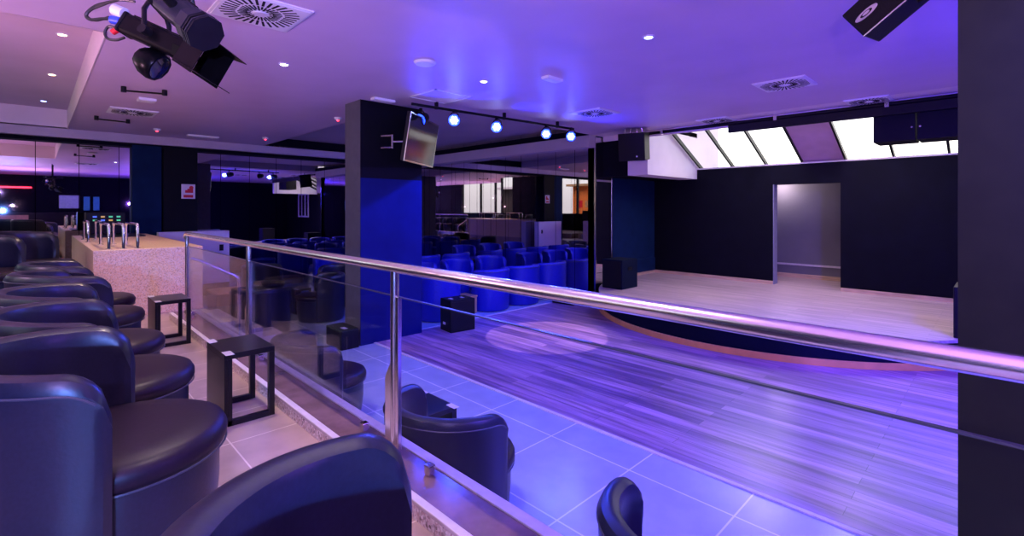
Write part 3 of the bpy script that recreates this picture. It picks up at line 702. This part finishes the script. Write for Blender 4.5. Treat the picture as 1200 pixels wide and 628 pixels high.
# ------------------------------------------------------------------ theatre spotlights at top left
def prof(loc, d, label, roll=0, ln=.36, barn=True, cab=True, m=fix_m, sc=1.):
    t = thing('theatre_spotlight', label, 'stage light', loc)
    q = Vector(d).to_track_quat('-Z', 'Y').to_matrix().to_4x4() @ Matrix.Rotation(roll, 4, 'Z') @ Matrix.Scale(sc, 4)
    # local -Z is beam direction
    MB().prism([(-.075,-.055), (-.055,-.075), (.055,-.075), (.075,-.055), (.075,.055), (.055,.075), (-.055,.075), (-.075,.055)], -ln*.5, ln*.5, q).build('housing', m, t, bevel=.006)
    r_ = MB()
    for i in range(5): r_.box(-.05+.025*i-.004, -.05+.025*i+.004, .075, .083, -ln*.45, ln*.42, q)
    for i in range(5): r_.box(-.083, -.075, -.05+.025*i-.004, -.05+.025*i+.004, -ln*.45, ln*.42, q)
    r_.build('cooling_fins', dkmet_m, t)
    MB().prism([(-.08,-.08), (.08,-.08), (.08,.08), (-.08,.08)], ln*.5, ln*.5+.03, q).build('rear_cap', dkmet_m, t, bevel=.01)
    MB().lathe([(.10,-ln*.5-.05), (.10,-ln*.5+.01), (.085,-ln*.5+.02), (.03,-ln*.5+.02), (.03,-ln*.5-.03), (.09,-ln*.5-.045)], 8, M=q).build('lens_ring', m, t)
    MB().lathe([(.085,-ln*.5-.03), (.06,-ln*.5-.045), (.004,-ln*.5-.05)], 24, M=q).build('lens', tv_m, t, smooth=True)
    if not barn:
        for k in range(4): MB().lathe([(.07,-ln*.5-.06-.02*k), (.108,-ln*.5-.06-.02*k), (.108,-ln*.5-.068-.02*k), (.07,-ln*.5-.068-.02*k)], 8, M=q).build('baffle_ring', dkmet_m if k % 2 else m, t)
    if barn:
        zf = -ln*.5-.05
        for k in range(4):
            Mk = q @ Matrix.Rotation(k*PI/2, 4, 'Z') @ Matrix.Translation((0,.095,zf)) @ Matrix.Rotation(math.radians(10 if k % 2 else 6), 4, 'X')
            w1, w2, hh = (.12, .17, .30) if k % 2 == 0 else (.11, .14, .22)
            f_ = MB(); f_.prism([(-w1,0), (w1,0), (w2,hh), (-w2,hh)], -.0025, .0025, Mk @ Matrix.Rotation(-PI/2, 4, 'X')); f_.build('barn_door', fix_m, t)
    y_ = MB(); y_.tube([(-.11,0,0), (-.11,0,.06)], .001, 4)
    MB().tube([(q @ Vector(p)) for p in ((-.10,0,0), (-.115,0,0))]+[Vector((q @ Vector((-.115,0,0))))+Vector((0,0,.1)), Vector((0,0,.24)), Vector((q @ Vector((.115,0,0))))+Vector((0,0,.1)), q @ Vector((.115,0,0)), q @ Vector((.10,0,0))], .011, 8).build('yoke', dkmet_m, t)
    for sx in (-1, 1): MB().cyl(q @ Vector((sx*.075,0,0)), q @ Vector((sx*.14,0,0)), .022, n=12).build('tilt_knob', dkmet_m, t, smooth=True)
    MB().cyl((0,0,.22), (0,0,CEI-loc[2]), .016, n=12).build('hanging_rod', dkmet_m, t)
    return t
# directions are given as picture-right, picture-up, depth
Pq = math.radians(45.4); FW = Vector((-math.sin(Pq), math.cos(Pq), 0)); RT = Vector((math.cos(Pq), math.sin(Pq), 0)); UP = Vector((0,0,1))
def dirv(r, u, f): return (RT*r+UP*u+FW*f).normalized()
def at(px, py, depth): return FW*depth+RT*((px-600)/567*depth)+UP*((245-py)/567*depth)+Vector((0,0,EYE))
m1 = prof(at(184, 45, 2.35), dirv(.92, -.42, -.15), 'long black theatre spotlight with open barn doors at top left', .2, .50, sc=.66)
m2 = prof(at(212, 16, 2.10), dirv(.72, -.55, -.25), 'greyish black spotlight just above and behind the long one', .5, .24, False, m=mat('grey_black_casting', (.025,.025,.035), .35, .2, amt=.2, spec=.2), sc=.74)
m3 = thing('round_floodlight', 'small round lamp hanging below the long spotlight', 'stage light', at(178, 74, 2.40))
qq = dirv(.75, -.5, .1).to_track_quat('-Z', 'Y').to_matrix().to_4x4()
MB().lathe([(.02,.07), (.05,.06), (.072,.02), (.078,-.03), (.07,-.045)], 10, M=qq).build('housing', fix_m, m3, smooth=True)
MB().lathe([(.07,-.04), (.05,-.05), (.004,-.052)], 20, M=qq).build('lens', tv_m, m3, smooth=True)
MB().tube([(0,0,0), tuple(UP*.10)], .012, 8).build('stem', steel_m, m3)
rg = thing('rigging_pipe', 'short black rigging pipe above the spotlights at top left', 'pipe', at(196, -20, 2.35))
MB().cyl(tuple(-RT*.35), tuple(RT*.35), .024, n=14).build('pipe', dkmet_m, rg, smooth=True)
for dd in (-.1, .05): MB().box(-.03, .03, -.03, .03, -.06, .05, Matrix.Translation(RT*dd)).build('clamp', dkmet_m, rg, bevel=.004)
cb = thing('power_cables', 'looping black power cables with white, blue and red plugs at spotlight rear', 'cable', at(140, 20, 2.35))
def rel(px, py, dp=2.35): return at(px, py, dp)-at(140, 20, 2.35)
def smoothpts(pts, n=6):
    out = []
    P_ = [pts[0]]+list(pts)+[pts[-1]]
    for i in range(1, len(P_)-2):
        for k in range(n):
            t = k/n; a, b, c, d = P_[i-1], P_[i], P_[i+1], P_[i+2]
            out.append(.5*((2*b)+(-a+c)*t+(2*a-5*b+4*c-d)*t*t+(-a+3*b-3*c+d)*t**3))
    out.append(P_[-2]); return out
MB().tube(smoothpts([rel(160,-6), rel(130,2), rel(112,7), rel(101,17), rel(106,23), rel(120,22), rel(133,22)]), .0075, 8).build('cable', cable_m, cb, smooth=True)
MB().tube(smoothpts([rel(158,2), rel(138,0), rel(120,6), rel(106,12), rel(102,19), rel(112,24), rel(128,20)]), .006, 8).build('cable', cable_m, cb, smooth=True)
MB().tube(smoothpts([rel(139,34), rel(128,31), rel(123,38), rel(126,45), rel(136,47), rel(146,44)]), .0065, 8).build('cable', cable_m, cb, smooth=True)
MB().cyl(rel(134,11), rel(146,16), .028, n=14).build('white_plug', white_m, cb, smooth=True)
MB().cyl(rel(131,23), rel(142,25), .020, n=14).build('blue_plug', mat('blue_plastic', (.02,.06,.6), .4), cb, smooth=True)
MB().cyl(rel(132,38), rel(139,34), .014, n=14).build('red_plug', red_m, cb, smooth=True)

# ------------------------------------------------------------------ things seen only in the mirrors (behind the camera)
tag(MB().box(-13.5, 5.5, -14, -2.45, -.3, -.05).build('pavement', mat('pavement_concrete', (.5,.48,.46), .8)), 'pale pavement outside the front windows', 'pavement')
def kiosk(x0, x1, m, roofm, label, y=-5.2, h=2.7):
    t = thing('market_kiosk', label, 'kiosk', ((x0+x1)/2, y, -.05)); w = (x1-x0)/2
    MB().box(-w, w, -.8, 0, 0, h).build('body', m, t)
    MB().box(-w-.1, w+.1, -.9, .5, h, h+.12).build('awning', roofm, t)
    for k in range(3): MB().box(-w+.2+k*.5, -w+.5+k*.5, .0, .02, 1.5, 1.9).build('poster', (white_m, tan_m, red_m)[k], t)
orange = mat('orange_board', (.85,.22,.03), .6); yel = mat('yellow_board', (.9,.55,.05), .6); teal = mat('teal_board', (.05,.42,.45), .6)
kiosk(-10.3, -8.4, orange, tan_m, 'orange kiosk outside, reflected in the mirror wall')
kiosk(-6.7, -5.8, yel, yel, 'yellow kiosk outside, reflected in the mirror wall')
kiosk(-13.3, -11.4, teal, white_m, 'teal kiosk outside, reflected in the mirror wall')
kiosk(-5.1, -2.4, mat('dark_shopfront', (.06,.045,.05), .4), plas_w, 'dark shopfront outside with cream band, reflected in the mirror wall')
s = thing('bar_cabinet', 'pinkish white cabinet by the front windows, seen only in the mirror wall', 'cabinet', (-9.8, -1.75, .098))
MB().box(-.4, .4, -.3, .3, 0, 1.05).build('body', plas_w, s, bevel=.01)
for zz in (.5, .85): MB().box(-.02, .02, .3, .31, zz-.03, zz+.03).build('lock', black_m, s)
s = thing('bar_back_shelf', 'dark bar with red strip light and pale front by the right wall behind camera', 'bar', (4.6, .2, .098))
MB().box(-.3, .35, -2, 2, 0, 1.1).build('body', black_m, s)
MB().box(.2, .25, -1.8, -.3, 2.2, 2.26).build('red_strip', red_em, s)
MB().box(-.32, -.3, -1.4, -.4, .5, 1.0).build('pale_front', tan_m, s)
MB().box(.3, .35, .6, 1.3, 1.3, 1.9).build('cream_panel', mat('mint_panel', (.5,.75,.6), .5), s)
for yy in (1.45, 1.8): MB().box(.25, .3, yy, yy+.22, 1.2, 1.85).build('teal_panel', teal, s)

for o_ in UPPER:
    e_ = Vector((0, 0, EYE)); o_.location = e_+(o_.location-e_)/K_; o_.scale = (1/K_,)*3
# ------------------------------------------------------------------ lights
def light(kind, loc, energy, col, size=.05, d=None, spot=60, blend=.5, name='lamp', sy=None):
    l = bpy.data.lights.new(name, kind); l.energy = energy; l.color = col
    if kind == 'AREA':
        l.size = size
        if sy: l.shape = 'RECTANGLE'; l.size_y = sy
    else: l.shadow_soft_size = size
    if kind == 'SPOT': l.spot_size = math.radians(spot); l.spot_blend = blend
    o = bpy.data.objects.new(name, l); C.objects.link(o); o.location = loc
    if d: o.rotation_euler = look(d)
    return o
BLUE = (.03,.06,1.0); INDI = (.20,.16,1.0); LILA = (.62,.42,1.0); PINK = (1.0,.55,.85); WARM = (1.0,.70,.45)
# from the row of LED lamps
for i, p in enumerate(PP):
    light('SPOT', Vector(p)+Vector((.06,-.06,-.06)), 150, BLUE, .05, Vector((.7,-.35,-.55)), 110, .6)
    light('SPOT', Vector(p)+Vector((.14,-.05,-.12)), 60, (.01,.02,1), .03, Vector((.9,.45 if i > 1 else -.1,.22)), 110, .9)
light('SPOT', (-5.45, 6.6, 2.62), 300, BLUE, .05, (-.75,-.05,-.7), 110, .7)
light('SPOT', (-5.55, 5.0, 2.62), 300, BLUE, .05, (-.75,.1,-.8), 110, .7)
light('SPOT', (-5.0, 3.9, 2.62), 200, BLUE, .05, (-.65,-.1,-1), 80, .6)
# unseen lamps added off-frame right to light the dance floor and ceiling
light('SPOT', (1.6, 2.4, 2.5), 1250, (.085,.06,1), .1, (-.5,.55,-.75), 120, .6)
light('SPOT', (1.2, 5.6, 2.5), 1050, (.10,.07,1), .1, (-.5,-.1,-.8), 130, .6)
light('POINT', (1.5, 3.0, 1.6), 120, (.30,.10,1.0), .03)
light('POINT', (1.4, 5.2, 2.2), 150, (.03,.02,1), .03)
# unseen fill lamps added around the camera: lilac, blue and pinkish
light('POINT', (.9, -1.0, 2.0), 190, (.50,.33,1.0), .02)
light('SPOT', (1.6, -.9, 1.3), 850, (.13,.27,1.0), .02, (-1,.3,-.12), 90, .8)
light('SPOT', (.6, -.6, 1.5), 330, (1,.52,.85), .02, (-.5,.5,1), 150, .8)
light('SPOT', (-3.0, -1.6, 1.5), 190, (1,.50,.80), .02, (-.2,.6,1), 150, .8)
light('SPOT', (-6.5, -1.6, 1.5), 110, (1,.50,.75), .02, (-.2,.6,1), 150, .8)
light('POINT', (-5.2, -1.9, 2.0), 50, (1,.48,.90), .02)
for x in (-1.6, -3.4, -5.4, -7.4): light('SPOT', (x, .95, 2.86), 115, (1,.80,.74) if x > -5 else (1,.72,.52), .04, (0,.05,-1), 105, .8)  # added spots brightening the upper floor, no fixtures modelled for them
light('SPOT', (-9.5, .9, 2.8), 60, (1,.60,.55), .04, (0,.1,-1), 100, .8)
# pool on the dance floor
light('SPOT', (-4.4, 5.2, 2.86), 420, (.8,.6,1), .01, (-.12,.08,-1), 30, .05)
# stage
light('AREA', (-2.3, 9.9, 3.0), 95, (1,.76,.95), 2.5, (0,.1,-1), sy=.8)
light('POINT', (-3.6, 12.0, 1.9), 30, (1,.8,.95), .1)

# outside light
w = bpy.data.worlds.new('world'); bpy.context.scene.world = w; w.use_nodes = True
t = w.node_tree; t.nodes.clear()
bg = t.nodes.new('ShaderNodeBackground'); ou = t.nodes.new('ShaderNodeOutputWorld'); sky = t.nodes.new('ShaderNodeTexSky')
sky.sky_type = 'NISHITA'; sky.sun_disc = False; sky.sun_elevation = math.radians(50); sky.air_density = 1.; sky.dust_density = 4.
mx = t.nodes.new('ShaderNodeMix'); mx.data_type = 'RGBA'; mx.inputs[0].default_value = .85; mx.inputs[7].default_value = (1,.97,1,1)
t.links.new(sky.outputs[0], mx.inputs[6]); t.links.new(mx.outputs[2], bg.inputs[0]); bg.inputs[1].default_value = 1.35
t.links.new(bg.outputs[0], ou.inputs[0])

# ------------------------------------------------------------------ camera
cam = bpy.data.cameras.new('camera'); co = bpy.data.objects.new('camera', cam); C.objects.link(co)
cam.sensor_fit = 'HORIZONTAL'; cam.sensor_width = 36; cam.lens = 36*567/1200; cam.shift_y = -69/1200
cam.clip_start = .05; cam.clip_end = 200
co.location = (0, 0, EYE); co.rotation_euler = (PI/2, 0, math.radians(45.4))
sc = bpy.context.scene; sc.camera = co
sc.view_settings.view_transform = 'Standard'; sc.view_settings.look = 'None'; sc.view_settings.gamma = 1
sc.view_settings.exposure = 0; sc.view_settings.use_curve_mapping = False
sc.cycles.use_denoising = True
sc.cycles.max_bounces = 12; sc.cycles.glossy_bounces = 8; sc.cycles.transparent_max_bounces = 24; sc.cycles.diffuse_bounces = 4
sc.cycles.sample_clamp_indirect = 6
